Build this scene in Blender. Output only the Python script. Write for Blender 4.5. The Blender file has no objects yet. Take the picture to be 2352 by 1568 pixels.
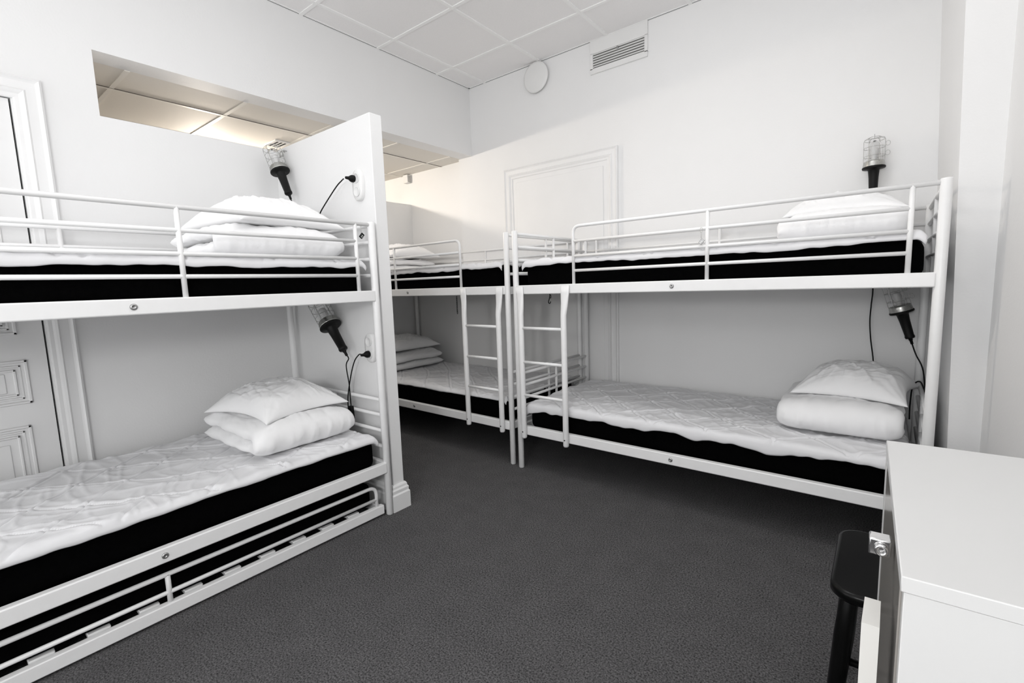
import bpy, bmesh, math, random
from mathutils import Vector, Matrix, noise
PI = math.pi
random.seed(7)
scene = bpy.context.scene
COL = scene.collection

# ------------------------------------------------------------------ camera
YAW, PITCH, ROLL = 0.6678, -0.1187, -0.0331
CAM = Vector((3.0533, -3.3669, 1.2184))
fwd = Vector((-math.sin(YAW)*math.cos(PITCH), math.cos(YAW)*math.cos(PITCH), math.sin(PITCH)))
r0 = Vector((math.cos(YAW), math.sin(YAW), 0)); u0 = r0.cross(fwd)
rt = r0*math.cos(ROLL) + u0*math.sin(ROLL); up = -r0*math.sin(ROLL) + u0*math.cos(ROLL)
cd = bpy.data.cameras.new('camera'); cam = bpy.data.objects.new('camera', cd); COL.objects.link(cam)
M = Matrix((rt, up, -fwd)).transposed().to_4x4(); M.translation = CAM
cam.matrix_world = M
cd.sensor_width = 36; cd.lens = 1087.13/2352*36; cd.clip_start = 0.02
scene.camera = cam

# ------------------------------------------------------------------ world, lights, exposure
w = bpy.data.worlds.new('world'); scene.world = w; w.use_nodes = True
w.node_tree.nodes['Background'].inputs[0].default_value = (0.9, 0.95, 1, 1)
w.node_tree.nodes['Background'].inputs[1].default_value = 0.6
vs = scene.view_settings
vs.view_transform = 'Standard'; vs.look = 'None'; vs.gamma = 1; vs.use_curve_mapping = False
vs.exposure = 0.05

def area(name, loc, target, sx, sy, power, col=(1, 1, 1), shape='RECTANGLE'):
    l = bpy.data.lights.new(name, 'AREA'); l.shape = shape; l.size = sx; l.size_y = sy
    l.energy = power; l.color = col
    o = bpy.data.objects.new(name, l); COL.objects.link(o); o.location = loc
    o.rotation_euler = (Vector(target)-Vector(loc)).to_track_quat('-Z', 'Y').to_euler()
    return o
area('flash_light', (2.95, -4.6, 1.55), (1.2, -0.9, 1.05), 0.3, 0.3, 17.5, (1, 1, 1), 'DISK')
area('side_fill_light', (3.36, -4.2, 1.9), (0, -3.6, 1.9), 1.1, 1.4, 14, (0.985, 0.99, 1))  # unseen fill from the side, added to brighten; no window stands here
area('room_fill_light', (1.7, -5.15, 1.6), (1.7, 0, 1.6), 3.2, 2.6, 19, (0.99, 0.995, 1))
area('left_fill_light', (0.12, -4.55, 1.45), (3, -.9, 1.0), 0.8, 1.9, 16, (1, 1, 1))  # added fill from the left for the right bunk, no doorway behind it
area('bounce_fill_light', (2.6, -3.6, 1.9), (2.2, -2.9, 3.0), 0.5, 0.5, 7, (1, 1, 1))  # soft fill added to lift the ceiling, not a lamp of the room
area('alcove_fill_light', (-.55, -1.05, 2.395), (-.60, -.6, 0), 0.35, 0.35, 6.5, (1, 0.95, 0.89))  # unseen fill added to brighten the alcove, has no fixture
area('overhead_fill_light', (2.15, -1.55, 2.98), (1.9, -1.2, 0), 1.0, 1.0, 17, (1, 0.995, 0.99))  # overhead fill added for the far corner, no ceiling fitting
area('overhead_fill_light', (1.4, -2.6, 2.985), (1.4, -2.6, 0), 1.15, 1.15, 3, (1, 0.995, 0.99))  # second added overhead fill, also without a fitting

# ------------------------------------------------------------------ materials
def mat(name, col, rough=0.5, metal=0.0, spec=0.5, nscale=0, namp=0.0, bump=0.0, bscale=60, coat=0, trans=0, ior=1.45, sheen=0, detail=4):
    m = bpy.data.materials.new(name); m.use_nodes = True
    nt = m.node_tree; b = nt.nodes['Principled BSDF']
    b.inputs['Base Color'].default_value = (*col, 1); b.inputs['Roughness'].default_value = rough
    b.inputs['Metallic'].default_value = metal; b.inputs['Specular IOR Level'].default_value = spec
    b.inputs['Coat Weight'].default_value = coat; b.inputs['Transmission Weight'].default_value = trans
    b.inputs['IOR'].default_value = ior; b.inputs['Sheen Weight'].default_value = sheen
    tc = nt.nodes.new('ShaderNodeTexCoord')
    if nscale:
        n = nt.nodes.new('ShaderNodeTexNoise'); n.inputs['Scale'].default_value = nscale; n.inputs['Detail'].default_value = detail
        nt.links.new(tc.outputs['Object'], n.inputs['Vector'])
        r = nt.nodes.new('ShaderNodeValToRGB')
        r.color_ramp.elements[0].position = 0.3; r.color_ramp.elements[1].position = 0.7
        r.color_ramp.elements[0].color = (*[max(0, c*(1-namp)) for c in col], 1)
        r.color_ramp.elements[1].color = (*[min(1, c*(1+namp)) for c in col], 1)
        nt.links.new(n.outputs['Fac'], r.inputs['Fac']); nt.links.new(r.outputs['Color'], b.inputs['Base Color'])
    if bump:
        n2 = nt.nodes.new('ShaderNodeTexNoise'); n2.inputs['Scale'].default_value = bscale; n2.inputs['Detail'].default_value = 5
        nt.links.new(tc.outputs['Object'], n2.inputs['Vector'])
        bp = nt.nodes.new('ShaderNodeBump'); bp.inputs['Strength'].default_value = bump; bp.inputs['Distance'].default_value = 0.004
        nt.links.new(n2.outputs['Fac'], bp.inputs['Height']); nt.links.new(bp.outputs['Normal'], b.inputs['Normal'])
    return m
M_WALL = mat('wall_paint', (0.85, 0.85, 0.85), 0.6, nscale=1.3, namp=0.012, bump=0.12, bscale=90)
M_TRIM = mat('trim_paint', (0.85, 0.85, 0.85), 0.45, nscale=4, namp=0.012)
M_TILE = mat('ceiling_tile', (0.925, 0.915, 0.915), 0.85, nscale=120, namp=0.015, bump=0.15, bscale=300)
M_TBAR = mat('ceiling_bar', (0.955, 0.955, 0.95), 0.5)
M_METAL = mat('white_powder_coat', (0.89, 0.89, 0.89), 0.33, nscale=25, namp=0.01)
M_BOLT = mat('zinc', (0.42, 0.42, 0.42), 0.35, metal=0.9, nscale=90, namp=0.2)
M_BLACKCLOTH = mat('black_knit', (0.0012, 0.0012, 0.0013), 0.95, spec=0.03, nscale=60, namp=0.25, bump=0.25, bscale=400)
M_PAD = mat('quilted_cotton', (0.80, 0.80, 0.815), 0.9, spec=0.2, nscale=9, namp=0.015, bump=0.2, bscale=35, sheen=0.1)
M_LINEN = mat('bed_linen', (0.94, 0.94, 0.945), 0.85, spec=0.2, nscale=6, namp=0.01, bump=0.25, bscale=28, sheen=0.1)
M_RUBBER = mat('black_rubber', (0.004, 0.004, 0.004), 0.5, spec=0.25, nscale=40, namp=0.2)
M_WIRE = mat('cage_wire', (0.46, 0.46, 0.45), 0.28, metal=1.0, nscale=60, namp=0.1)
M_ALU = mat('cast_aluminium', (0.48, 0.48, 0.46), 0.3, metal=1.0, nscale=80, namp=0.12)
M_GLASS = mat('lamp_glass', (1, 1, 1), 0.02, trans=1.0, ior=1.3, nscale=5, namp=0.0)
M_PLASTIC = mat('white_plastic', (0.82, 0.82, 0.815), 0.35, nscale=12, namp=0.01)
M_DARK = mat('dark_gap', (0.01, 0.012, 0.012), 0.9, nscale=12, namp=0.1)
M_LOCK = mat('locker_laminate', (0.70, 0.70, 0.695), 0.4, nscale=3, namp=0.012)
M_LOCKF = mat('locker_front_reflection', (0.30, 0.285, 0.265), 0.17, spec=0.5, coat=0.0, nscale=3, namp=0.02)  # grey-brown base colour stands in for reflections on the glossy front
M_CREAM = mat('cream_laminate', (0.74, 0.73, 0.70), 0.4, nscale=3, namp=0.02)
M_STOOL = mat('black_lacquer', (0.002, 0.002, 0.002), 0.28, spec=0.25, nscale=14, namp=0.3)
M_CHROME = mat('chrome', (0.75, 0.75, 0.75), 0.15, metal=1.0, nscale=30, namp=0.1)
M_WARMTILE = mat('corridor_tile', (0.80, 0.765, 0.71), 0.75, nscale=120, namp=0.01)
def emis(name, col, s):
    m = bpy.data.materials.new(name); m.use_nodes = True; b = m.node_tree.nodes['Principled BSDF']
    b.inputs['Emission Color'].default_value = (*col, 1); b.inputs['Emission Strength'].default_value = s
    n = m.node_tree.nodes.new('ShaderNodeTexNoise'); n.inputs['Scale'].default_value = 3
    return m
M_CARPET = bpy.data.materials.new('carpet'); M_CARPET.use_nodes = True
def carpet():
    nt = M_CARPET.node_tree; b = nt.nodes['Principled BSDF']; b.inputs['Roughness'].default_value = 0.98
    b.inputs['Specular IOR Level'].default_value = 0.1
    tc = nt.nodes.new('ShaderNodeTexCoord')
    n1 = nt.nodes.new('ShaderNodeTexNoise'); n1.inputs['Scale'].default_value = 165; n1.inputs['Detail'].default_value = 3; n1.inputs['Roughness'].default_value = 0.7
    n2 = nt.nodes.new('ShaderNodeTexNoise'); n2.inputs['Scale'].default_value = 9; n2.inputs['Detail'].default_value = 4
    nt.links.new(tc.outputs['Object'], n1.inputs['Vector']); nt.links.new(tc.outputs['Object'], n2.inputs['Vector'])
    r = nt.nodes.new('ShaderNodeValToRGB')
    r.color_ramp.elements[0].position = 0.30; r.color_ramp.elements[0].color = (0.008, 0.008, 0.0085, 1)
    r.color_ramp.elements[1].position = 0.72; r.color_ramp.elements[1].color = (0.19, 0.186, 0.19, 1)
    nt.links.new(n1.outputs['Fac'], r.inputs['Fac'])
    r2 = nt.nodes.new('ShaderNodeValToRGB')
    r2.color_ramp.elements[0].position = 0.3; r2.color_ramp.elements[0].color = (0.93, 0.93, 0.93, 1)
    r2.color_ramp.elements[1].position = 0.7; r2.color_ramp.elements[1].color = (1.07, 1.07, 1.07, 1)
    nt.links.new(n2.outputs['Fac'], r2.inputs['Fac'])
    mx = nt.nodes.new('ShaderNodeMix'); mx.data_type = 'RGBA'; mx.blend_type = 'MULTIPLY'; mx.inputs[0].default_value = 1
    nt.links.new(r.outputs['Color'], mx.inputs[6]); nt.links.new(r2.outputs['Color'], mx.inputs[7])
    nt.links.new(mx.outputs[2], b.inputs['Base Color'])
    bp = nt.nodes.new('ShaderNodeBump'); bp.inputs['Strength'].default_value = 0.6; bp.inputs['Distance'].default_value = 0.004
    nt.links.new(n1.outputs['Fac'], bp.inputs['Height']); nt.links.new(bp.outputs['Normal'], b.inputs['Normal'])
carpet()

# ------------------------------------------------------------------ mesh helpers
def obj(name, bm, m, parent=None, smooth=None, loc=None):
    me = bpy.data.meshes.new(name)
    bmesh.ops.recalc_face_normals(bm, faces=bm.faces)
    if smooth is not None:
        for f in bm.faces: f.smooth = smooth
    bm.to_mesh(me); bm.free(); me.materials.append(m)
    o = bpy.data.objects.new(name, me); COL.objects.link(o)
    if parent: o.parent = parent
    if loc: o.location = loc
    return o
def struct(name, bm, m, parent=None, smooth=None):
    o = obj(name, bm, m, parent, smooth)
    if not parent: o['kind'] = 'structure'
    return o
def thing(name, label, cat, loc=(0, 0, 0), rot=(0, 0, 0), group=None):
    o = bpy.data.objects.new(name, None); COL.objects.link(o); o.location = loc; o.rotation_euler = rot
    o.empty_display_size = 0.1
    return tag(o, label, cat, group)
def tag(o, label, cat, group=None):
    o['label'] = label; o['category'] = cat
    if group: o['group'] = group
    return o
def box(bm, x0, y0, z0, x1, y1, z1, bev=0, seg=2):
    r = bmesh.ops.create_cube(bm, size=1)
    vs_ = r['verts']
    for v in vs_:
        v.co = Vector((x0+(v.co.x+.5)*(x1-x0), y0+(v.co.y+.5)*(y1-y0), z0+(v.co.z+.5)*(z1-z0)))
    if bev:
        es = list({e for v in vs_ for e in v.link_edges})
        r2 = bmesh.ops.bevel(bm, geom=es, offset=bev, segments=seg, profile=0.5, affect='EDGES')
        for f in r2['faces']: f.smooth = True
    return bm
def B(*a, **k):
    bm = bmesh.new(); box(bm, *a, **k); return bm
def fillet(pts, r, n=6):
    pts = [Vector(p) for p in pts]; out = [pts[0]]
    for i in range(1, len(pts)-1):
        a, b, c = pts[i-1], pts[i], pts[i+1]
        d1 = (a-b); d2 = (c-b); rr = min(r, d1.length*.49, d2.length*.49)
        p1 = b+d1.normalized()*rr; p2 = b+d2.normalized()*rr
        for k in range(n+1):
            t = k/n; out.append(p1*(1-t)**2+b*2*t*(1-t)+p2*t*t)
    out.append(pts[-1]); return out
def smoothpath(pts, n=8):
    P = [Vector(p) for p in pts]; P = [P[0]*2-P[1]]+P+[P[-1]*2-P[-2]]; out = []
    for i in range(1, len(P)-2):
        for k in range(n):
            t = k/n; a, b, c, d = P[i-1], P[i], P[i+1], P[i+2]
            out.append(0.5*((2*b)+(c-a)*t+(2*a-5*b+4*c-d)*t*t+(3*b-a-3*c+d)*t**3))
    out.append(P[-2]); return out
def tube(bm, pts, r, seg=12, closed=False, flat=None):
    pts = [Vector(p) for p in pts]; n = len(pts); rings = []
    rr = r if isinstance(r, (list, tuple)) else [r]*n
    t0 = (pts[1]-pts[0]).normalized()
    nrm = t0.orthogonal().normalized()
    if flat: nrm = Vector(flat)
    prev = t0
    for i in range(n):
        if closed: t = (pts[(i+1) % n]-pts[i-1]).normalized()
        elif i == 0: t = t0
        elif i == n-1: t = (pts[-1]-pts[-2]).normalized()
        else: t = ((pts[i+1]-pts[i]).normalized()+(pts[i]-pts[i-1]).normalized()).normalized()
        q = prev.rotation_difference(t); nrm = (q @ nrm); nrm = (nrm-t*nrm.dot(t)).normalized(); prev = t
        bn = t.cross(nrm)
        rings.append([bm.verts.new(pts[i]+(nrm*math.cos(2*PI*k/seg)+bn*math.sin(2*PI*k/seg))*rr[i]) for k in range(seg)])
    m = n if closed else n-1
    for i in range(m):
        a, b = rings[i], rings[(i+1) % n]
        for k in range(seg):
            f = bm.faces.new((a[k], a[(k+1) % seg], b[(k+1) % seg], b[k])); f.smooth = True
    if not closed:
        bm.faces.new(rings[0][::-1]); bm.faces.new(rings[-1])
    return bm
def T(*a, **k):
    bm = bmesh.new(); tube(bm, *a, **k); return bm
def lathe(bm, prof, seg=32, M_=None, cap=True):
    M_ = M_ or Matrix(); rings = []
    for (r, z) in prof:
        rings.append([bm.verts.new(M_ @ Vector((r*math.cos(2*PI*k/seg), r*math.sin(2*PI*k/seg), z))) for k in range(seg)])
    for a, b in zip(rings, rings[1:]):
        for k in range(seg):
            f = bm.faces.new((a[k], a[(k+1) % seg], b[(k+1) % seg], b[k])); f.smooth = True
    if cap:
        bm.faces.new(rings[0][::-1]); bm.faces.new(rings[-1])
    return bm
def Lt(prof, **k):
    bm = bmesh.new(); lathe(bm, prof, **k); return bm
def prism(bm, poly, a, b, axis):
    # poly: list of 2D points; extruded along axis from a to b
    def P(u, v, t):
        return Vector((t, u, v)) if axis == 0 else Vector((u, t, v)) if axis == 1 else Vector((u, v, t))
    A = [bm.verts.new(P(u, v, a)) for u, v in poly]; Bv = [bm.verts.new(P(u, v, b)) for u, v in poly]
    n = len(poly)
    for i in range(n): bm.faces.new((A[i], A[(i+1) % n], Bv[(i+1) % n], Bv[i]))
    bm.faces.new(A[::-1]); bm.faces.new(Bv); return bm
def hexa(bm, bot, top):
    A = [bm.verts.new(p) for p in bot]; Bv = [bm.verts.new(p) for p in top]; n = len(bot)
    for i in range(n): bm.faces.new((A[i], A[(i+1) % n], Bv[(i+1) % n], Bv[i]))
    bm.faces.new(A[::-1]); bm.faces.new(Bv); return bm

# ------------------------------------------------------------------ room shell
HC = 2.998; HL = 2.407; HW = 2.103          # main ceiling, low corridor ceiling, partition tops
XR = 3.383; YB = -5.2; XC = -4.2
S0, S1, SX = -1.829, -1.755, 0.976          # partition stub
struct('floor', B(XC, YB-.1, -0.1, XR+.2, 0.4, 0.0), M_CARPET)
struct('ceiling', B(-.15, YB-.1, HC, XR+.2, 0.3, HC+.1), M_TILE)
bars = bmesh.new()
for x in (0.187, 0.781, 1.375, 1.969, 2.563, 3.157): box(bars, x-.012, YB, HC-.006, x+.012, 0.0, HC+.002)
for k in range(9):
    y = -0.397-0.594*k
    if y > YB: box(bars, 0.0, y-.012, HC-.0055, XR, y+.012, HC+.002)
box(bars, 0.0, YB, HC-.003, 0.014, 0, HC+.002); box(bars, 0.0, -.014, HC-.003, XR, 0, HC+.002)
o = struct('ceiling_grid', bars, M_TBAR); o['kind'] = 'structure'; o.name = 'trim_ceiling_grid'
ceil_shade = bmesh.new(); box(ceil_shade, 0.0, YB, HC-.0042, 0.0022, 0, HC-.001); box(ceil_shade, 0, -.0022, HC-.0042, 3.2, 0, HC-.001)  # thin dark strips paint the shade line where ceiling meets walls
o = struct('trim_ceiling_shade_line', ceil_shade, M_DARK)
# right wall (a step back beyond the header)
bm = bmesh.new(); box(bm, 0.0, 0.0, -.05, 3.5, 0.2, HC+.05); struct('wall_right', bm, M_WALL)
bm = bmesh.new(); box(bm, XC, 0.06, -.05, 0.0, 0.26, HC+.05); box(bm, -.17, .0, -.05, 0, .06, HC+.05); struct('wall_alcove', bm, M_WALL)
# left wall: solid part with the door, low part under the opening, header above
bm = bmesh.new()
box(bm, -.15, YB, 0, 0, -3.82, HC); box(bm, -.15, -2.9835, 0, 0, -2.680, HC); box(bm, -.15, -3.82, 2.105, 0, -2.9835, HC)
struct('wall_left', bm, M_WALL)
struct('wall_left_low', B(-.15, -2.680, 0, 0, S0, HW, bev=0), M_WALL)
struct('wall_left_header', B(-.15, -2.680, HL, 0, 0.06, HC), M_WALL)
# partition stub and alcove surround
bm = bmesh.new(); box(bm, -1.10, S0, 0, SX, S1, HW, bev=.004); struct('wall_partition', bm, M_WALL)
struct('wall_alcove_end', B(-1.10, S1, 0, -.95, 0.06, HW-.005), M_WALL)
# corridor beyond
bm = bmesh.new(); box(bm, XC, YB-.1, HL, -.15, .2, HL+.08); struct('ceiling_corridor', bm, M_WARMTILE)
bars = bmesh.new()
for x in (-.48, -1.075, -1.67, -2.265, -2.86): box(bars, x-.012, YB, HL-.004, x+.012, .06, HL+.002)
for k in range(-4, 5):
    y = -2.508+0.594*k
    if YB < y < 0.05: box(bars, XC, y-.012, HL-.0035, -.15, y+.012, HL+.002)
struct('trim_corridor_grid', bars, mat('corridor_bar', (.84, .81, .76), .5, nscale=10, namp=.01))
gp = bmesh.new()
for x in (-.4665,): box(gp, x-.0015, YB, HL-.0045, x+.0015, .06, HL-.001)  # dark strip paints the shade along one edge of the grid bar
struct('trim_corridor_bar_shade', gp, mat('grid_shadow', (.18, .16, .14), .9, nscale=10, namp=.05))
struct('wall_corridor', B(XC-.1, YB, 0, XC, .3, HL+.1), M_WALL)
struct('wall_back', B(XC, YB-.1, 0, XR+.2, YB, HC+.1), M_WALL)
# right side: chase beside the bed head, side wall next to the camera
bm = bmesh.new()
PY = -.78
hexa(bm, [(3.300, 0.0, 0), (3.300, PY, 0), (XR+.2, PY, 0), (XR+.2, 0.0, 0)],
     [(3.196, 0.0, HC), (3.222, PY, HC), (XR+.2, PY, HC), (XR+.2, 0.0, HC)])
struct('wall_chase', bm, M_WALL)
struct('wall_side', B(XR, YB, 0, XR+.15, PY, HC), M_WALL)

def frame_poly(w_):   # casing profile: (across, depth)
    return [(0, 0), (0, .020), (.008, .026), (.016, .020), (.022, .017), (w_*.55, .015), (w_*.62, .022), (w_*.72, .018), (w_*.80, .013), (w_-.006, .012), (w_, .009), (w_, 0)]
def casing(name, x0, x1, ztop, w_, plane, sgn):
    # casing around a doorway in plane; x0/x1 = outer edges (x0 < x1), built as mitred strips
    bm = bmesh.new(); pf = frame_poly(w_)
    for side in (0, 1, 2):
        ra, rb = [], []
        for a, d in pf:
            if side == 0: pa, pb = (x0+a, 0), (x0+a, ztop-a)
            elif side == 1: pa, pb = (x1-a, 0), (x1-a, ztop-a)
            else: pa, pb = (x0+a, ztop-a), (x1-a, ztop-a)
            for q, L_ in ((pa, ra), (pb, rb)):
                L_.append(bm.verts.new((q[0], -d, q[1]) if plane == 'y' else (d, q[0], q[1])))
        n = len(pf)
        for i in range(n-1): bm.faces.new((ra[i], ra[i+1], rb[i+1], rb[i]))
        bm.faces.new(ra); bm.faces.new(rb)
    return struct(name, bm, M_TRIM)
casing('trim_blind_door_casing', .383, 1.456, 2.213, .088, 'y', 1)
bm = bmesh.new(); box(bm, .471, -.006, 0.0, 1.368, .001, 2.125); box(bm, .505, -.010, .12, 1.334, -.005, 2.09, bev=.003)
struct('door_2', bm, M_TRIM)
casing('trim_door_casing', -3.92, -2.880, 2.201, .098, 'x', 1)
# door 1 in the left wall
door = bpy.data.objects.new('door_1', None); COL.objects.link(door); door['kind'] = 'structure'
bm = bmesh.new(); box(bm, -.045, -3.815, 0.01, -.006, -2.9905, 2.100); obj('door_leaf', bm, M_TRIM, door)
bm = bmesh.new(); box(bm, -.10, -3.82, 0, -.05, -2.9835, 2.105); obj('door_recess', bm, M_DARK, door)
def panel(y0, y1, z0, z1):
    bm = bmesh.new()
    for k, (ins, d, t) in enumerate(((0, .010, .012), (.022, .004, .010), (.040, .008, .010))):
        a0, a1, b0, b1 = y0+ins, y1-ins, z0+ins, z1-ins
        for q in ((a0, b0, a1, b0+t), (a0, b1-t, a1, b1), (a0, b0, a0+t, b1), (a1-t, b0, a1, b1)):
            box(bm, -.0075, q[0], q[1], -.006+d, q[2], q[3], bev=.0025, seg=1)
    box(bm, -.0075, y0+.075, z0+.075 if z1-z0 > .2 else z0+.055, -.001, y1-.075, z1-.075 if z1-z0 > .2 else z1-.055, bev=.003, seg=1)
    obj('door_panel', bm, M_TRIM, door)
panel(-3.72, -3.075, .15, .655); panel(-3.72, -3.058, .755, .955); panel(-3.72, -3.075, 1.07, 1.98)
# skirting boards
def skirt(name, pts, h=.145, t=.022):
    # pts: polyline along the wall foot, thickness to the left of travel
    bm = bmesh.new()
    prof = [(0, 0), (t, 0), (t, h*.62), (t*.75, h*.68), (t*.80, h*.80), (t*.55, h*.86), (t*.5, h*.94), (t*.25, h), (0, h)]
    P = [Vector((*p, 0)) for p in pts]; rings = []
    for i, p in enumerate(P):
        d1 = (P[i]-P[i-1]).normalized() if i else (P[1]-P[0]).normalized()
        d2 = (P[i+1]-P[i]).normalized() if i < len(P)-1 else d1
        n1 = Vector((-d1.y, d1.x, 0)); n2 = Vector((-d2.y, d2.x, 0)); mm = (n1+n2).normalized(); mm /= max(.3, mm.dot(n1))
        rings.append([bm.verts.new(p+mm*a+Vector((0, 0, z))) for a, z in prof])
    for a, b in zip(rings, rings[1:]):
        for k in range(len(prof)-1): bm.faces.new((a[k], a[k+1], b[k+1], b[k]))
    bm.faces.new(rings[0]); bm.faces.new(rings[-1])
    return struct(name, bm, M_TRIM)
skirt('baseboard_partition', [(-.95, S1), (SX, S1), (SX, S0), (0.0, S0)][::-1] if False else [(0.0, S0), (SX, S0), (SX, S1), (-.95, S1)][::-1])
skirt('baseboard_left', [(0.0, S0), (0.0, -2.879)][::1])
skirt('baseboard_right', [(3.29, 0.0), (1.457, 0.0)])
skirt('baseboard_side', [(XR, -5.1), (XR, PY), (3.30, PY)])

# ------------------------------------------------------------------ bunk beds
L, W, H = 2.03, 0.8913, 1.559
PR = .0188
def make_bed(label, mirror, loc, rot, ladder=True):
    s = -1 if mirror else 1
    X = lambda t: s*t
    root = thing('bunk_bed', label, 'bunk bed', loc, rot, 'white metal bunk beds')
    for t in (0, L):
        for y in (0, W):
            bm = bmesh.new(); lathe(bm, [(PR*.8, 0), (PR, .004), (PR, H-.006), (PR*.9, H-.001), (PR*.6, H)], seg=20, M_=Matrix.Translation((X(t), y, 0)))
            obj('post', bm, M_METAL, root)
    for z0, z1 in ((.2394, .2981), (1.1575, 1.214)):
        for y, nm in ((-.0, 'side_rail'), (W, 'side_rail')):
            f = -1 if y == 0 else 1
            ya, yb = sorted((y+f*.018, y-f*.014))
            a, b = sorted((X(PR*.6), X(L-PR*.6)))
            rl = obj(nm, B(a, ya, z0, b, yb, z1, bev=.005), M_METAL, root)
            if y == 0:
                bm = bmesh.new(); Mx = Matrix.Translation((X(L/2), -.018, (z0+z1)/2)) @ Matrix.Rotation(PI/2, 4, 'X')
                lathe(bm, [(.0115, -.001), (.0115, .002), (.008, .005), (.0045, .005), (.004, .0025), (.001, .0025)], seg=18, M_=Mx)
                bo = obj('bolt', bm, M_BOLT, rl); bo['label'] = 'grey zinc bolt'
        bm = bmesh.new()
        for k in range(13):
            t = .09+k*(L-.18)/12; a, b = sorted((X(t-.03), X(t+.03)))
            box(bm, a, .016, z0+.018, b, W-.016, z0+.030, bev=.003, seg=1)
        obj('slat_base', bm, M_METAL, root)
    # end panels
    for t in (0, L):
        nm = 'footboard' if t == 0 else 'headboard'
        for zs in ((.635, .552, .465, .379), (1.541, 1.459, 1.374, 1.291)):
            bm = bmesh.new()
            for z in zs: tube(bm, [(X(t), 0, z), (X(t), W, z)], .0095, 10)
            tube(bm, [(X(t), W*.5, zs[0]), (X(t), W*.5, zs[3]-.09)], .009, 10)
            zb = zs[3]-.108
            box(bm, X(t)-.012, .01, zb-.025, X(t)+.012, W-.01, zb+.025, bev=.004)
            obj(nm, bm, M_METAL, root)
    # guard rails
    for y in (0, W):
        g = (1.544, 1.4596, 1.374, 1.2902)
        st = .43 if y == 0 else 0
        bm = bmesh.new()
        if st: tube(bm, fillet([(X(st), y, 1.21), (X(st), y, g[0]), (X(L), y, g[0])], .045, 8), .0095, 10)
        else: tube(bm, [(X(0), y, g[0]), (X(L), y, g[0])], .0095, 10)
        for z in g[1:]:
            tube(bm, [(X(st), y, z), (X(1.9347 if st else L), y, z)], .0085, 10)
        for t in (1.1809, 1.9347) if st else (.10, 1.0, 1.93):
            tube(bm, [(X(t), y, 1.205), (X(t), y, g[0])], .0095, 10)
        obj('guard_rail', bm, M_METAL, root)
    # ladder hooked over the foot end of the front rail
    if ladder:
        lad = obj('ladder', T([(X(.06), -.036, .945), (X(.375), -.036, .945)], .0098, 10), M_METAL, root)
        for z in (.727, .512):
            obj('rung', T([(X(.06), -.036, z), (X(.375), -.036, z)], .0098, 10), M_METAL, lad)
        for t in (.058, .377):
            bm = bmesh.new(); f = 1 if t > .2 else -1
            pts = [(1.205, .029, .007), (1.16, .029, .008), (1.10, .024, .012), (1.03, .0185, .0175), (.6, .018, .018), (.232, .018, .018), (.224, .015, .015)]
            rings = []
            for z, a, b in pts:
                cx = X(t+f*.010*max(0, (z-1.03)/.17)); cy = -.036 if z < 1.05 else -.030
                rings.append([bm.verts.new((cx+a*math.cos(q*PI/8), cy+b*math.sin(q*PI/8), z)) for q in range(16)])
            for a_, b_ in zip(rings, rings[1:]):
                for k in range(16):
                    fc = bm.faces.new((a_[k], a_[(k+1) % 16], b_[(k+1) % 16], b_[k])); fc.smooth = True
            bm.faces.new(rings[0]); bm.faces.new(rings[-1][::-1])
            obj('stringer', bm, M_METAL, lad)
            bm = bmesh.new(); Mx = Matrix.Translation((X(t), -.0535, .268)) @ Matrix.Rotation(PI/2, 4, 'X')
            lathe(bm, [(.0045, -.001), (.0045, .001), (.003, .0018)], seg=10, M_=Mx)
            bo = obj('bolt', bm, M_DARK, lad); bo['label'] = 'small dark screw head'
    return root

BA = Matrix.Translation((0.9827, -1.8672-.0, 0))
bedA_loc = (0.9827, -1.8672, 0)
RA = Matrix.Rotation(PI/2+.0063, 4, 'Z')
locA = Vector(bedA_loc) - (RA @ Vector((L, 0, 0)))
RC = Matrix.Rotation(-.0058, 4, 'Z'); locC = Vector((1.1847, -.9361, 0))
RB = Matrix.Rotation(-.0231, 4, 'Z'); locB = Vector((1.1003, -.9108-.008, 0))
bedA = make_bed('white metal bunk bed along the left wall, with a pull-out bed under it', False, locA, RA.to_euler())
bedC = make_bed('white metal bunk bed along the right wall, beside the white cabinet', False, locC, RC.to_euler())
bedB = make_bed('white metal bunk bed at the back, half hidden behind the white partition', True, locB, RB.to_euler())
FR = {'A': (locA, RA, 1), 'B': (locB, RB, -1), 'C': (locC, RC, 1)}

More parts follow.
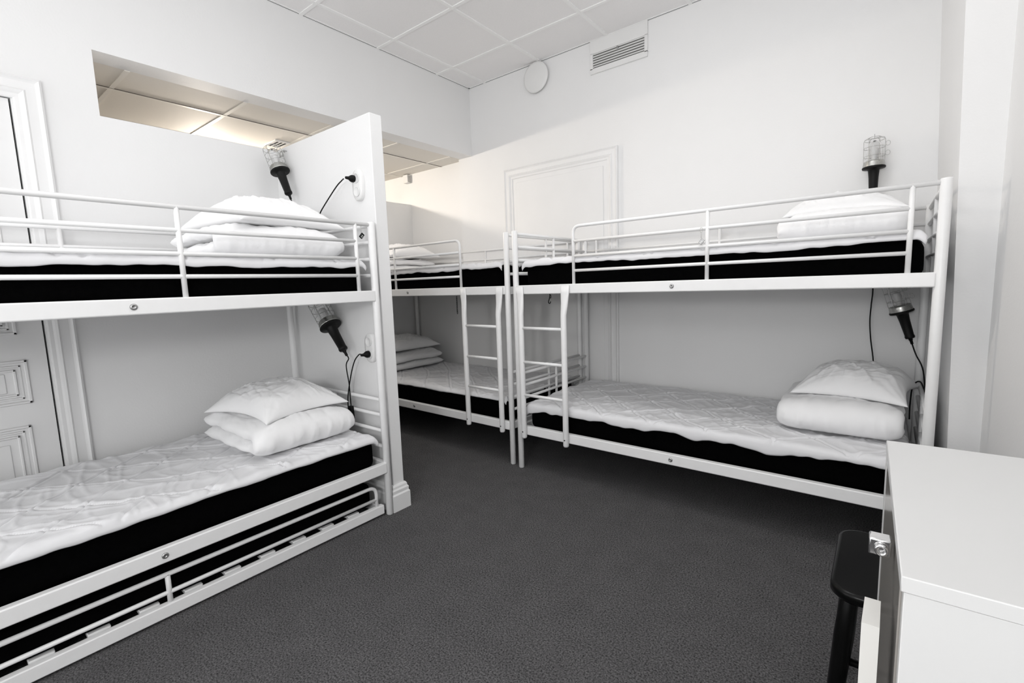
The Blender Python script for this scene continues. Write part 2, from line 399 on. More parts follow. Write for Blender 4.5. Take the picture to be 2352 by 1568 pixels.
# ------------------------------------------------------------------ mattresses, pads, duvets, pillows
def nz(x, y, z, s=1.0): return noise.noise(Vector((x*s, y*s, z*s)))
def creases(x, y, seed, ang, f=14, st=.22):
    # long soft folds running along direction ang
    c, s_ = math.cos(ang), math.sin(ang)
    a = x*c+y*s_; b = -x*s_+y*c
    b += .05*nz(a*5, b*5, seed+2)
    v = nz(a*f*st+seed, b*f, seed*1.7)
    return (1-abs(v)*2.2)**3 if abs(v) < .45 else 0
def make_mattress(bed, z0, h, label, seed, t0=.055, t1=1.985, y0=.025, y1=.872, rc=.045):
    loc, R, s = FR[bed] if isinstance(bed, str) else bed
    bm = bmesh.new(); nx, ny, nh = 60, 26, 8
    import itertools
    bmesh.ops.create_cube(bm, size=1)
    bmesh.ops.subdivide_edges(bm, edges=[e for e in bm.edges if abs(e.verts[0].co.x-e.verts[1].co.x) > .5], cuts=nx, use_grid_fill=True)
    bmesh.ops.subdivide_edges(bm, edges=[e for e in bm.edges if abs(e.verts[0].co.y-e.verts[1].co.y) > .5], cuts=ny, use_grid_fill=True)
    bmesh.ops.subdivide_edges(bm, edges=[e for e in bm.edges if abs(e.verts[0].co.z-e.verts[1].co.z) > .5], cuts=nh, use_grid_fill=True)
    Lx, Ly = t1-t0, y1-y0
    for v in bm.verts:
        p = Vector((v.co.x*Lx, v.co.y*Ly, v.co.z*h))
        hx, hy, hz = Lx/2-rc, Ly/2-rc, h/2-rc
        c = Vector((max(-hx, min(hx, p.x)), max(-hy, min(hy, p.y)), max(-hz, min(hz, p.z))))
        d = p-c
        if d.length > 1e-6:
            m_ = max(abs(d.x), abs(d.y), abs(d.z)); d = d.normalized()*m_ if d.length > m_ else d
        q = c+d
        k = nz(q.x*3+seed, q.y*3, q.z*4)*.006
        q.x += k*(1 if abs(v.co.x) > .49 else 0); q.y += k*(1 if abs(v.co.y) > .49 else 0)
        q.z += nz(q.x*2+seed, q.y*2, 5)*.004*(1 if v.co.z > .49 else 0)
        v.co = Vector((s*(q.x+(t0+t1)/2), q.y+(y0+y1)/2, q.z+z0+h/2))
    o = obj('mattress', bm, M_BLACKCLOTH, smooth=True)
    o.location = loc; o.rotation_euler = R.to_euler()
    return tag(o, label, 'mattress', 'black mattresses')
def make_pad(bed, ztop, label, seed, t0=.05, t1=1.985, y0=.018, y1=.88, drop=.02, dvar=.03, flat=False):
    loc, R, s = FR[bed]
    bm = bmesh.new(); nu, nv = 330, 150; ex = 6
    prof = []
    vs_g = []
    for i in range(nu+1):
        u = i/nu; t = t0+(t1-t0)*u; row = []
        dr = drop+dvar*max(0, min(1.4, .5+1.2*nz(t*1.5+seed, 0, 2)+.5*nz(t*6+seed, 3, 1)+.25*nz(t*17, seed, 1)))
        dr2 = .02+.02*(.5+nz(t*3+seed, 9, 2))
        fr = y0-.010+.006*nz(t*7, seed, 4)
        for j in range(nv+1+2*ex):
            if j < ex:
                a = (ex-j)/ex; y = fr-.003*math.sin(a*PI); z = -.010-dr*a
            elif j > nv+ex:
                a = (j-nv-ex)/ex; y = y1+.004; z = -.010-dr2*a
            else:
                b = (j-ex)/nv; y = fr+(y1+.004-fr)*b
                e = min(b*(y1-y0), (1-b)*(y1-y0)); z = -.010*max(0, 1-e/.022)**2
                # diagonal quilting and soft wrinkles
                wx = t+.05*nz(t*2, y*2, seed); wy = y+.05*nz(t*2, y*2, seed+7)
                for q in ((wx+wy*1.15)/.30, (wx-wy*1.15)/.30):
                    dd = abs(q-round(q))*.30
                    z -= .0075*math.exp(-(dd/.0075)**2)-.003*math.exp(-((dd-.02)/.012)**2)
                z += .0065*nz(t*6, y*6, seed)+.003*nz(t*16, y*9, seed+3)
                z += .0055*creases(t, y, seed+11, .5, 10)+.005*creases(t, y, seed+5, 2.4, 12)+.004*creases(t, y, seed+8, 1.5, 15)
            ee = min(u, 1-u)*(t1-t0); z -= .022*max(0, 1-ee/.03)**2
            row.append(bm.verts.new((s*t, y, ztop+z)))
        vs_g.append(row)
    for a, b in zip(vs_g, vs_g[1:]):
        for k in range(len(a)-1):
            f = bm.faces.new((a[k], b[k], b[k+1], a[k+1])); f.smooth = True
    o = obj('mattress_pad', bm, M_PAD, smooth=True)
    o.location = loc; o.rotation_euler = R.to_euler()
    md = o.modifiers.new('thick', 'SOLIDIFY'); md.thickness = .005; md.offset = 1
    return tag(o, label, 'mattress pad', 'white quilted mattress pads')

def make_duvet(bed, tc, yc, lt, ly, z0, h, label, seed, rot=0, amp=1.0, slit=.86):
    """folded duvet: one thick sheet folded over, fold towards the bed's front (local -y)"""
    loc, R, s = FR[bed]; th = h/2
    bm = bmesh.new(); ns, nt_, nc = 64, 70, 14
    # centreline in (y,z)
    cl = []
    half = ly/2-th*.5
    n1 = 40
    for i in range(n1): cl.append((half-(i/n1)*(2*half-th*.5), th*.5))
    na = 12; cyy = -half+th*.5
    for i in range(na+1):
        a = -PI/2-PI*i/na; cl.append((cyy+th*.5*math.cos(a)*1.25, th+th*.5*math.sin(a)))
    for i in range(1, n1+1): cl.append((cyy+(i/n1)*(2*half-th*.5)*.97, th*1.5))
    n = len(cl)
    rings = []
    for i in range(n):
        p = Vector(cl[i]); t = Vector(cl[min(i+1, n-1)])-Vector(cl[max(i-1, 0)]); t.normalize(); nn = Vector((-t.y, t.x))
        e = min(i, n-1-i)/5.0; ends = math.sqrt(max(0.0, 1-(1-min(1, e))**2))
        ring = []
        m = nt_
        for side in (1, -1):
            for k in range(m+1):
                u = -1+2*k/m if side == 1 else 1-2*k/m
                if side == -1 and k in (0, m): continue
                w_ = (1-abs(u)**7)**.5
                tt = th*.5*w_*max(.06, ends)*1.03
                ring.append((u, p.x+nn.x*tt*side, p.y+nn.y*tt*side))
        rings.append(ring)
    vr = []
    ca, sa = math.cos(rot), math.sin(rot)
    for i, ring in enumerate(rings):
        row = []
        for (u, y, z) in ring:
            # width of the sheet varies a little, ends not perfectly flush
            ly_ = .018*nz(i*.12, seed, 1)
            x = u*(lt/2+ly_)
            k = amp
            wv = nz(x*5+seed, y*2.2, z*5)*.010+nz(x*14+seed, y*4, z*4)*.006
            wv += -.006*creases(x, (y+z)*.8, seed, 1.45, 17)-.005*creases(x, y-z, seed+3, .9, 20)-.003*creases(x, y+z, seed+6, 2.0, 30)
            z2 = z+(wv*k if z > th*.6 else 0); y2 = y+(wv*k*.8 if y < 0 else 0)
            z2 = max(.001, z2)
            z2 -= .018*(x/(lt/2))**2*(z/h)
            xr, yr = x*ca-y2*sa, x*sa+y2*ca
            row.append(bm.verts.new((s*(tc+xr), yc+yr, z0+z2)))
        vr.append(row)
    for a, b in zip(vr, vr[1:]):
        q = len(a)
        for k in range(q):
            f = bm.faces.new((a[k], b[k], b[(k+1) % q], a[(k+1) % q])); f.smooth = True
    bm.faces.new(vr[0]); bm.faces.new(vr[-1][::-1])
    bmesh.ops.triangulate(bm, faces=[f for f in bm.faces if len(f.verts) > 4])
    o = obj('folded_duvet', bm, M_LINEN, smooth=True)
    o.location = loc; o.rotation_euler = R.to_euler()
    md = o.modifiers.new('soft', 'SMOOTH'); md.factor = .5; md.iterations = 1
    return tag(o, label, 'duvet', 'folded white duvets')
def make_pillow(bed, tc, yc, lt, ly, z0, h, label, seed, rot=0, sag=(0, 0), lean=0):
    loc, R, s = FR[bed]; bm = bmesh.new(); n = 96
    ca, sa = math.cos(rot), math.sin(rot)
    top, bot = {}, {}
    for i in range(n+1):
        for j in range(n+1):
            u = -1+2*i/n; v = -1+2*j/n
            x = lt/2*u*(1-.13*(1-v*v)**1.0*abs(u)**3); y = ly/2*v*(1-.13*(1-u*u)**1.0*abs(v)**3)
            f = max(0, (1-abs(u)**2.3)*(1-abs(v)**2.3))**.50
            wr = nz(x*9+seed, y*9, 1)*.010+nz(x*20+seed, y*12, 3)*.006
            # radiating creases near the corners
            cr = abs(u)*abs(v); ang = math.atan2(abs(v)-1.15, abs(u)-1.15)
            wr += .012*cr**2*math.sin(ang*22+seed)*f*1.6
            wr += (.0065*creases(x, y, seed, .8, 16)+.0065*creases(x, y, seed+4, 2.2, 17)-.005*creases(x, y, seed+9, 1.4, 24)+.003*creases(x, y, seed+1, .3, 34))*min(1, f*1.5)
            dz = sag[0]*(abs(u)**2)+sag[1]*(abs(v)**2)+lean*v
            zt = h*.62*f+wr*f; zb = -h*.40*f
            xr, yr = x*ca-y*sa, x*sa+y*ca
            edge = i in (0, n) or j in (0, n)
            a = bm.verts.new((s*(tc+xr), yc+yr, z0+h*.40+zt-dz)); top[i, j] = a
            bot[i, j] = a if edge else bm.verts.new((s*(tc+xr), yc+yr, z0+h*.40+zb-dz))
    for i in range(n):
        for j in range(n):
            for D in (top, bot):
                q = [D[i, j], D[i+1, j], D[i+1, j+1], D[i, j+1]]
                try: f = bm.faces.new(q if D is top else q[::-1]); f.smooth = True
                except ValueError: pass
    o = obj('pillow', bm, M_LINEN, smooth=True)
    o.location = loc; o.rotation_euler = R.to_euler()
    return tag(o, label, 'pillow', 'white bed pillows')

ZL = .2705; ZU = 1.1890     # slat tops
for b, nm, where in (('A', 'left', 'along the left wall'), ('B', 'back', 'behind the white partition'), ('C', 'right', 'along the right wall')):
    make_mattress(b, ZL, .160, 'black mattress on the lower bunk of the bed '+where, {'A': 1, 'B': 5, 'C': 9}[b])
    make_mattress(b, ZU, .160, 'black mattress on the upper bunk of the bed '+where, {'A': 21, 'B': 25, 'C': 29}[b])
    make_pad(b, ZL+.175, 'white quilted mattress pad on the lower bunk of the bed '+where, {'A': 2.3, 'B': 6.1, 'C': 11.7}[b], drop={'A': .006, 'B': .006, 'C': .016}[b], dvar={'A': .014, 'B': .010, 'C': .042}[b])
    make_pad(b, ZU+.175, 'white mattress pad on the upper bunk of the bed '+where, {'A': 32.3, 'B': 46.1, 'C': 51.7}[b], drop=.010, dvar=.022)
DL = ZL+.193; DU = ZU+.193
make_duvet('A', 1.68, .44, .51, .66, DL, .165, 'folded white duvet under the pillow, lower bunk of the left wall bed', 3)
make_pillow('A', 1.685, .43, .475, .54, DL+.160, .135, 'white pillow on a folded duvet, lower bunk of the left wall bed', 4, rot=.13, sag=(.025, .035), lean=.0)
make_duvet('C', 1.715, .50, .50, .64, DL, .170, 'folded white duvet on the lower bunk of the bed beside the cabinet', 14)
make_pillow('C', 1.775, .53, .47, .50, DL+.165, .14, 'white pillow atop the duvet, lower bunk of the bed beside the cabinet', 17, rot=-.14, sag=(.025, .035))
make_duvet('B', 1.75, .50, .46, .66, DL, .16, 'folded white duvet on the lower bunk behind the partition', 24)
make_pillow('B', 1.78, .50, .42, .60, DL+.160, .14, 'white pillow atop the duvet, lower bunk behind the partition', 27, sag=(.01, .02))
make_duvet('A', 1.66, .44, .60, .62, DU, .150, 'folded white duvet on the upper bunk of the left wall bed', 33)
make_pillow('A', 1.68, .40, .54, .58, DU+.148, .15, 'puffy white pillow on the upper bunk of the left wall bed, under the hanging lamp', 36, rot=.1, sag=(.025, .035))
make_duvet('C', 1.69, .50, .50, .62, DU, .135, 'folded white duvet on the upper bunk of the right wall bed', 43)
make_pillow('C', 1.67, .52, .48, .56, DU+.128, .10, 'white pillow on the upper bunk of the right wall bed', 47, rot=.1, sag=(.025, .03))
make_duvet('B', 1.78, .52, .42, .62, DU, .120, 'folded white duvet on the upper bunk behind the partition', 53)
make_pillow('B', 1.76, .52, .46, .60, DU+.120, .13, 'white pillow on the upper bunk behind the partition', 57, sag=(.02, .02))

# ------------------------------------------------------------------ pull-out bed under bed A
tr = thing('pull_out_bed', 'low white metal pull-out bed tucked under the left bunk bed', 'trundle bed', (0, 0, 0))
TX = .955; TY1 = -1.893; TY0 = -3.84
for x0, x1 in ((TX-.012, TX+.018), (.10, .125)):
    obj('side_rail', B(x0, TY0, .010, x1, TY1, .060, bev=.004), M_METAL, tr)
for y in (TY0, TY1-.03):
    obj('end_rail', B(.12, y+.003, .014, TX-.010, y+.027, .056, bev=.004), M_METAL, tr)
bm = bmesh.new()
for k in range(13):
    y = -2.060-.1455*k+.0
    if y-.03 > TY0: box(bm, .13, y-.032, .048, TX-.0125, y+.032, .0655, bev=.003, seg=1)
obj('slat_base', bm, M_METAL, tr)
bm = bmesh.new()
tube(bm, fillet([(TX, TY0+.03, .058), (TX, TY0+.03, .170), (TX, TY1-.035, .170), (TX, TY1-.035, .058)], .045, 8), .0092, 12)
tube(bm, [(TX, TY0+.03, .098), (TX, TY1-.035, .098)], .0082, 10)
tube(bm, [(TX, -2.871, .050), (TX, -2.871, .170)], .0092, 12)
obj('guard_rail', bm, M_METAL, tr)
FR['T'] = (Vector((0.9827, -1.8672, 0))-(Matrix.Rotation(PI/2, 4, 'Z') @ Vector((L, 0, 0))), Matrix.Rotation(PI/2, 4, 'Z'), 1)
o = make_mattress(FR['T'], .068, .125, 'black mattress in the low pull-out bed', 77, t0=.10, t1=1.945, y0=.0405, y1=.85, rc=.018)

# ------------------------------------------------------------------ cage lamps
def make_lamp(label, top, bot, cord, plug=None, switch=None, hooks=True, twist=0):
    """top: tip of cage, bot: end of handle (world). Parts are built in world space along the axis."""
    top, bot = Vector(top), Vector(bot); ax = (top-bot).normalized(); Ln = (top-bot).length; k = Ln/.335
    root = thing('cage_lamp', label, 'inspection lamp', bot, (0, 0, 0), 'black handled cage lamps')
    q = Vector((0, 0, 1)).rotation_difference(ax).to_matrix().to_4x4() @ Matrix.Rotation(twist, 4, 'Z') @ Matrix.Scale(k, 4)
    bm = bmesh.new(); lathe(bm, [(.006, -.035), (.007, -.034), (.0075, -.012), (.010, -.010), (.010, 0), (.021, .001), (.0235, .006), (.0235, .014), (.0215, .018), (.0245, .10), (.028, .142), (.034, .150), (.056, .152), (.0585, .156), (.0585, .161), (.056, .164), (.03, .165)], seg=36, M_=q)
    h = obj('handle', bm, M_RUBBER, root)
    bm = bmesh.new(); lathe(bm, [(.053, .163), (.0565, .167), (.0525, .171), (.0555, .175), (.0515, .179), (.0545, .183), (.0500, .187), (.0525, .191), (.048, .197), (.030, .198)], seg=36, M_=q)
    obj('collar', bm, M_ALU, root)
    # glass jar: inner and outer wall
    bm = bmesh.new(); lathe(bm, [(.036, .190), (.037, .215), (.036, .275), (.030, .300), (.016, .314), (.002, .318), (.001, .3155), (.015, .3115), (.028, .298), (.034, .274), (.035, .215), (.034, .190)], seg=28, M_=q, cap=False)
    obj('glass', bm, M_GLASS, root)
    bm = bmesh.new(); lathe(bm, [(.012, .19), (.013, .21), (.014, .215), (.020, .235), (.023, .25), (.019, .268), (.006, .276), (.001, .277)], seg=20, M_=q)
    obj('bulb', bm, M_PLASTIC, root)
    bm = bmesh.new(); wr = .0013*k
    for n_ in range(6):
        a = 2*PI*n_/6; c, s_ = math.cos(a), math.sin(a)
        tube(bm, [q @ Vector((r*c, r*s_, z)) for r, z in ((.050, .186), (.052, .20), (.052, .315), (.047, .328), (.030, .334))], wr, 6)
    for r, z in ((.0525, .225), (.0525, .275), (.050, .320), (.030, .334)):
        tube(bm, [q @ Vector((r*math.cos(t*PI/12), r*math.sin(t*PI/12), z)) for t in range(24)], wr, 6, closed=True)
    if hooks:
        for zc in (.235, .29):
            tube(bm, [q @ Vector((.053+.011+.011*math.cos(t*PI/6), .0, zc+.014*math.sin(t*PI/6))) for t in range(12)], wr, 6, closed=True)
        tube(bm, smoothpath([q @ Vector(p) for p in ((0, .030, .334), (0, .012, .352), (0, -.006, .352), (0, -.014, .340))], 5), wr, 6)
    obj('cage', bm, M_WIRE, root)
    # move the world-scaled parts: the root carries the location
    cbm = bmesh.new(); start = -ax*.030*k
    pts = [start, -ax*.055*k]+[Vector(c)-bot for c in cord]
    tube(cbm, smoothpath(pts, 7), .0033, 8)
    obj('cord', cbm, M_RUBBER, root)
    if switch:
        sp, sd = Vector(switch[0])-bot, Vector(switch[1]).normalized()
        Mx = Matrix.Translation(sp) @ Vector((0, 0, 1)).rotation_difference(sd).to_matrix().to_4x4()
        bm = bmesh.new(); box(bm, -.015, -.010, -.038, .015, .010, .038, bev=.005)
        box(bm, -.006, -.0125, -.010, .006, -.009, .010, bev=.001)
        bmesh.ops.transform(bm, matrix=Mx, verts=bm.verts)
        obj('switch', bm, M_RUBBER, root)
    if plug:
        pp = Vector(plug)-bot   # on the partition face, pointing -y
        Mx = Matrix.Translation(pp) @ Matrix.Rotation(PI/2, 4, 'X') @ Matrix.Rotation(0, 4, 'Y')
        bm = bmesh.new(); lathe(bm, [(.0185, -.008), (.0185, .010), (.015, .018), (.009, .026), (.0065, .045), (.004, .046)], seg=20, M_=Mx)
        obj('plug', bm, M_RUBBER, root)
    return root
yS = S0
make_lamp('black cage lamp hanging tilted above the upper bunk of the left wall bed',
          (.105, yS-.080, 2.092), (.225, yS-.055, 1.800), [(.255, -1.885, 1.735), (.30, -1.89, 1.66), (.40, -1.885, 1.60), (.50, -1.88, 1.62), (.56, -1.875, 1.675), (.70, -1.872, 1.768), (.770, -1.876, 1.795), (.800, -1.885, 1.797)],
          plug=(.842, S0-.026, 1.795))
make_lamp('black cage lamp above the lower bunk pillow of the left wall bed',
          (.478, yS-.080, 1.170), (.690, yS-.060, .888),
          [(.695, -1.885, .80), (.705, -1.882, .70), (.712, -1.885, .62), (.715, -1.885, .56), (.722, -1.885, .500), (.728, -1.893, .475), (.716, -1.897, .50), (.704, -1.897, .56), (.702, -1.892, .63), (.735, -1.885, .75), (.775, -1.883, .83), (.815, -1.880, .868), (.835, -1.878, .873)],
          plug=(.866, S0-.026, .872), switch=((.716, -1.886, .535), (.07, 0, -1)))
make_lamp('black cage lamp upright on the wall above the right bed upper bunk',
          (2.972, -.065, 1.940), (2.978, -.065, 1.640),
          [(2.978, -.05, 1.50), (2.985, -.03, 1.30), (3.0, -.022, 1.138), (2.997, -.022, 1.04), (2.995, -.022, .95), (3.003, -.022, .85), (3.022, -.022, .70), (3.02, -.03, .52)])
make_lamp('black cage lamp hanging tilted above the lower bunk pillow near the cabinet',
          (3.082, -.120, 1.166), (3.172, -.100, .868),
          [(3.20, -.10, .78), (3.232, -.12, .70), (3.245, -.22, .55), (3.24, -.30, .60), (3.215, -.30, .672), (3.188, -.28, .645), (3.182, -.27, .55), (3.183, -.27, .47)])
o = make_lamp('cage lamp at the head of the lower bunk behind the partition',
          (-.60, -1.66, 1.17), (-.66, -1.69, .90), [(-.67, -1.69, .80), (-.70, -1.69, .55)])

def socket(label, x, z):
    root = thing('wall_socket', label, 'socket', (x, S0, z), (0, 0, 0), 'white double sockets on the partition')
    bm = bmesh.new(); n = 28; rr = []
    for d, e in ((0, 1.0), (-.016, 1.0), (-.022, .93), (-.0225, .5)):
        ring = []
        for k in range(n):
            a = 2*PI*k/n; cx = .042*e*math.copysign(abs(math.cos(a))**.75, math.cos(a)); cz = .080*e*math.copysign(abs(math.sin(a))**.75, math.sin(a))
            ring.append(bm.verts.new((cx, d, cz)))
        rr.append(ring)
    for a, b in zip(rr, rr[1:]):
        for k in range(n): bm.faces.new((a[k], a[(k+1) % n], b[(k+1) % n], b[k])).smooth = True
    bm.faces.new(rr[-1])
    obj('plate', bm, M_PLASTIC, root)
    for dz in (.034, -.034):
        Mx = Matrix.Translation((0, -.0225, dz)) @ Matrix.Rotation(PI/2, 4, 'X')
        bm = bmesh.new(); lathe(bm, [(.026, 0), (.026, .004), (.023, .005), (.021, .001), (.003, .0005)], seg=26, M_=Mx)
        obj('outlet', bm, M_PLASTIC, root)
    return root
socket('white double wall socket high on the partition, black plug in its upper outlet', .862, 1.762)
socket('white double wall socket low on the partition, black plug in its lower outlet', .872, .905)

# ------------------------------------------------------------------ vent, disc, small wall things
v = thing('wall_vent', 'white rectangular louvred vent grille high on the right wall below the ceiling', 'vent', (1.461, 0, 2.877))
bm = bmesh.new(); vx0, vx1, vz0, vz1 = -.222, .222, -.117, .118
for q in ((vx0, vz0, vx1, vz0+.038), (vx0, vz1-.095, vx1, vz1), (vx0, vz0+.03, vx0+.022, vz1-.09), (vx1-.022, vz0+.03, vx1, vz1-.09)):
    box(bm, q[0], -.014, q[1], q[2], 0, q[3], bev=.0015, seg=1)
obj('frame', bm, M_PLASTIC, v)
obj('duct', B(vx0+.01, -.003, vz0+.03, vx1-.01, -.0005, vz1-.08), mat('duct_grey', (.22, .22, .21), .7, nscale=20, namp=.1), v)
for k in range(6):
    z = vz0+.050+k*.0175
    bm = bmesh.new(); prism(bm, [(-.0125, z-.0050), (-.0105, z-.0062), (-.0035, z+.0050), (-.0055, z+.0062)], vx0+.02, vx1-.02, 0)
    obj('louvre', bm, M_PLASTIC, v)
obj('lever', B(-.006, -.020, vz0+.118, .006, -.010, vz0+.134, bev=.001), M_BOLT, v)
bm = bmesh.new(); Mx = Matrix.Rotation(PI/2, 4, 'X')
lathe(bm, [(.085, 0), (.085, .018), (.116, .020), (.119, .026), (.116, .032), (.10, .036), (.002, .038)], seg=56, M_=Mx)
dsc = obj('air_valve', bm, M_PLASTIC, None, loc=(.752, 0, 2.877)); tag(dsc, 'round white air valve disc on the right wall just below the ceiling', 'air valve')
hk = obj('wall_hook', T(smoothpath([(0, 0, .012), (0, -.020, .012), (0, -.030, -.002), (.0, -.024, -.016), (.012, -.018, -.018), (.024, -.024, -.014), (.024, -.026, .010), (.024, 0, .012)], 5), .0030, 8), M_WIRE, None, loc=(.115, S0, 2.062))
tag(hk, 'small metal hook on the partition beside the hanging cage lamp', 'hook')
bk = thing('conduit_box', 'small white box on the wall under the low warm ceiling', 'box', (-.965, .06, 2.36))
obj('cover', B(-.035, -.05, -.042, .035, 0, .04, bev=.003), M_PLASTIC, bk)
obj('slot', B(.0355, -.042, -.035, .0375, -.012, .030), M_BOLT, bk)
av = thing('ceiling_vent', 'small slotted vent in the warm low ceiling by the partition corner', 'vent', (-.83, -1.39, HL))
obj('frame', B(-.09, -.06, -.012, .09, .06, 0, bev=.002), M_PLASTIC, av)
for y in (-.03, 0, .03): obj('slot', B(-.07, y-.007, -.0135, .07, y+.007, -.0115), M_DARK, av)
# corridor lamp, hidden by the partition but lighting the low ceiling
cl = thing('ceiling_lamp', 'round lit lamp on the low corridor ceiling', 'lamp', (-1.60, -1.62, HL))
obj('base', Lt([(.11, 0), (.11, -.02), (.10, -.025), (.01, -.025)], seg=32), M_PLASTIC, cl)
obj('globe', Lt([(.095, -.025), (.098, -.035), (.075, -.055), (.04, -.064), (.002, -.066)], seg=32), emis('lamp_glow', (1, .86, .66), 8), cl)
pl = bpy.data.lights.new('corridor_light', 'POINT'); pl.energy = 98; pl.color = (1, .90, .78); pl.shadow_soft_size = .05
po = bpy.data.objects.new('corridor_light', pl); COL.objects.link(po); po.location = (-1.60, -1.62, HL-.09)

def tag_on_wire(label, loc, face, dark=True):
    root = thing('number_tag', label, 'tag', loc)
    bm = bmesh.new(); tube(bm, [(.006*math.cos(t), 0, .058+.012*math.sin(t)) for t in [i*PI/8 for i in range(16)]], .0007, 5, closed=True)
    tube(bm, [(0, 0, .048), (.001, 0, .018)], .0007, 5); obj('wire', bm, M_WIRE, root)
    bm = bmesh.new(); box(bm, -.009, -.004, -.010, .009, .004, .016, bev=.001)
    bmesh.ops.transform(bm, matrix=Matrix.Rotation(.7, 4, face), verts=bm.verts)
    obj('plate', bm, M_DARK if dark else M_BOLT, root)
    bm = bmesh.new()
    for z in (-.004, .004): box(bm, -.004, -.0048, z-.0012, .005, .0048, z+.0012)
    bmesh.ops.transform(bm, matrix=Matrix.Rotation(.7, 4, face), verts=bm.verts)
    obj('marking', bm, M_PLASTIC, root)
    return root
t_ = tag_on_wire('small black tag on a wire loop at the head corner of the left upper bunk', (.965, -1.915, 1.487), 'Y'); t_.rotation_euler.z = PI/2
tag_on_wire('small grey tag on a wire on the guard rail of the right wall bed', (2.340, -.955, 1.395), 'Y', dark=False)
hh_ = thing('hanging_hook', 'small dark metal hook hanging under the upper bunk seen above the ladder', 'hook', (1.16, -.513, 1.157))
bm = bmesh.new(); tube(bm, smoothpath([(0, 0, .01), (0, .004, -.02), (0, -.004, -.045), (0, -.014, -.062), (0, -.012, -.076), (0, .004, -.078), (0, .012, -.066)], 5), .0034, 6)
obj('hook', bm, M_DARK, hh_)
bm = bmesh.new(); tube(bm, [(.0, .010+.008*math.cos(t), -.030+.012*math.sin(t)) for t in [i*PI/6 for i in range(12)]], .0026, 5, closed=True); obj('ring', bm, M_DARK, hh_)
ch = thing('hanging_chain', 'thin dark chain hanging beside the ladder of the back bunk', 'chain', (.655, -.945, 1.155))
bm = bmesh.new()
for i in range(9):
    a = (i % 2)*PI/2; zc = -.012-i*.0135
    tube(bm, [(.0035*math.cos(t)*math.cos(a), .0035*math.cos(t)*math.sin(a), zc+.009*math.sin(t)) for t in [j*PI/6 for j in range(12)]], .0019, 5, closed=True)
obj('links', bm, M_DARK, ch)

# ------------------------------------------------------------------ cabinet and stool
LX, LY0, LY1, LZ = 3.0752, -2.752, -2.239, .900
lk = thing('storage_cabinet', 'low white cabinet at the lower right with a chrome hasp on its glossy front', 'cabinet', (LX, (LY0+LY1)/2, 0), (0, 0, .0234))
def LB(*a, **k):
    bm = B(*a, **k); bmesh.ops.translate(bm, vec=-Vector((LX, (LY0+LY1)/2, 0)), verts=bm.verts); return bm
obj('top', LB(LX, LY0, LZ-.018, XR-.01, LY1, LZ, bev=.0012, seg=1), M_LOCK, lk)
obj('side_panel', LB(LX+.003, LY0+.002, .0, XR-.012, LY0+.020, LZ-.0185, bev=.001, seg=1), M_LOCK, lk)
obj('side_panel', LB(LX+.003, LY1-.020, .0, XR-.012, LY1-.002, LZ-.0185, bev=.001, seg=1), M_LOCK, lk)
obj('back_panel', LB(XR-.022, LY0+.021, .0, XR-.012, LY1-.021, LZ-.0185), M_LOCK, lk)
obj('bottom_panel', LB(LX+.006, LY0+.021, .04, XR-.023, LY1-.021, .058), M_LOCK, lk)
d1 = obj('door', LB(LX+.0008, LY0+.021, .50, LX+.018, LY1-.066, LZ-.020, bev=.0012, seg=1), M_LOCKF, lk)
d2 = obj('door', LB(LX+.0008, LY0+.021, .06, LX+.018, LY1-.066, .495, bev=.0012, seg=1), M_LOCKF, lk)
obj('frame_strip', LB(LX+.0004, LY1-.064, .0, LX+.018, LY1-.0205, LZ-.0185), M_LOCK, lk)
bm = LB(LX-.026, -2.634, .858, LX-.003, -2.612, .880, bev=.002)
h = obj('hasp', bm, M_CHROME, d1); h['label'] = 'chrome hasp'
bm = bmesh.new(); c0 = Vector((LX-.013, -2.638, .868))-Vector((LX, (LY0+LY1)/2, 0))
tube(bm, [c0+Vector((.0055*math.cos(t), 0, .006*math.sin(t))) for t in [i*PI/8 for i in range(16)]], .0022, 8, closed=True)
obj('staple', bm, M_CHROME, h)
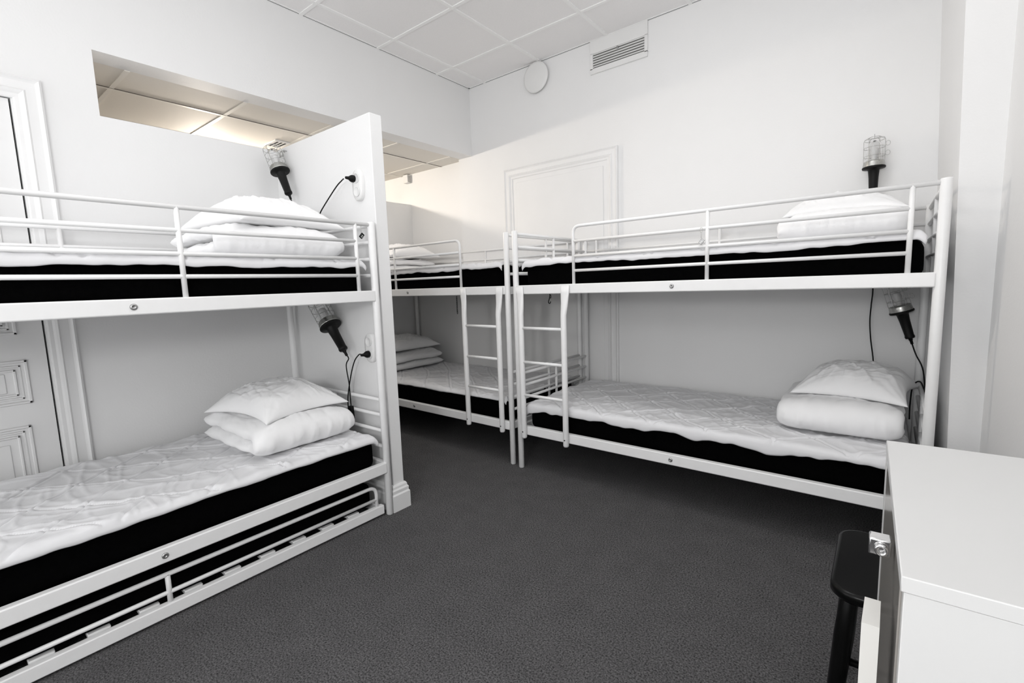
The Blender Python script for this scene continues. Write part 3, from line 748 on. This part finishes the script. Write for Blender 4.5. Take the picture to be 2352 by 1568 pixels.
# upright end edge of the slightly open lower flap
bm = bmesh.new()
q = [(LX-.0305, -2.722), (LX-.0135, -2.722), (LX-.0115, -2.665), (LX-.0275, -2.665)]
hexa(bm, [(a, b, .10) for a, b in q], [(a, b, .815) for a, b in q]); bmesh.ops.translate(bm, vec=-Vector((LX, (LY0+LY1)/2, 0)), verts=bm.verts)
fl = obj('flap', bm, M_CREAM, lk)

st = thing('stool', 'black lacquered wooden stool half hidden beyond the white cabinet', 'stool', (3.134, -1.865, 0))
def rrect(bm, hx, hy, r, z0, z1, bev):
    prof = [(-bev, z0), (0, z0+bev), (0, z1-bev), (-bev*.35, z1-bev*.3), (-bev*1.2, z1)]
    rings = []
    for ins, z in prof:
        ring = []
        for cx, cy, a0 in ((1, 1, 0), (-1, 1, PI/2), (-1, -1, PI), (1, -1, 1.5*PI)):
            for k in range(9):
                a = a0+k*PI/16; rr_ = r+ins
                ring.append(bm.verts.new((cx*(hx-r)+rr_*math.cos(a), cy*(hy-r)+rr_*math.sin(a), z)))
        rings.append(ring)
    for a, b in zip(rings, rings[1:]):
        for k in range(len(a)): bm.faces.new((a[k], a[(k+1) % len(a)], b[(k+1) % len(a)], b[k])).smooth = True
    bm.faces.new(rings[0][::-1]); bm.faces.new(rings[-1]); return bm
bm = rrect(bmesh.new(), .155, .185, .055, .425, .455, .008); obj('seat', bm, M_STOOL, st)
for sx in (-1, 1):
    for sy in (-1, 1):
        bm = bmesh.new(); lathe(bm, [(.013, 0), (.017, .006), (.020, .25), (.0215, .33), (.019, .42), (.016, .427)], seg=18)
        sh = Matrix.Identity(4); sh[0][2] = -sx*.075; sh[1][2] = -sy*.075
        bmesh.ops.transform(bm, matrix=Matrix.Translation((sx*.145, sy*.175, 0)) @ sh, verts=bm.verts)
        obj('leg', bm, M_STOOL, st)
for z, a, b in ((.20, (-.13, -.16), (-.13, .16)), (.20, (.13, -.16), (.13, .16)), (.26, (-.125, -.155), (.125, -.155)), (.26, (-.125, .155), (.125, .155))):
    obj('stretcher', T([(a[0], a[1], z), (b[0], b[1], z)], .009, 10), M_STOOL, st)
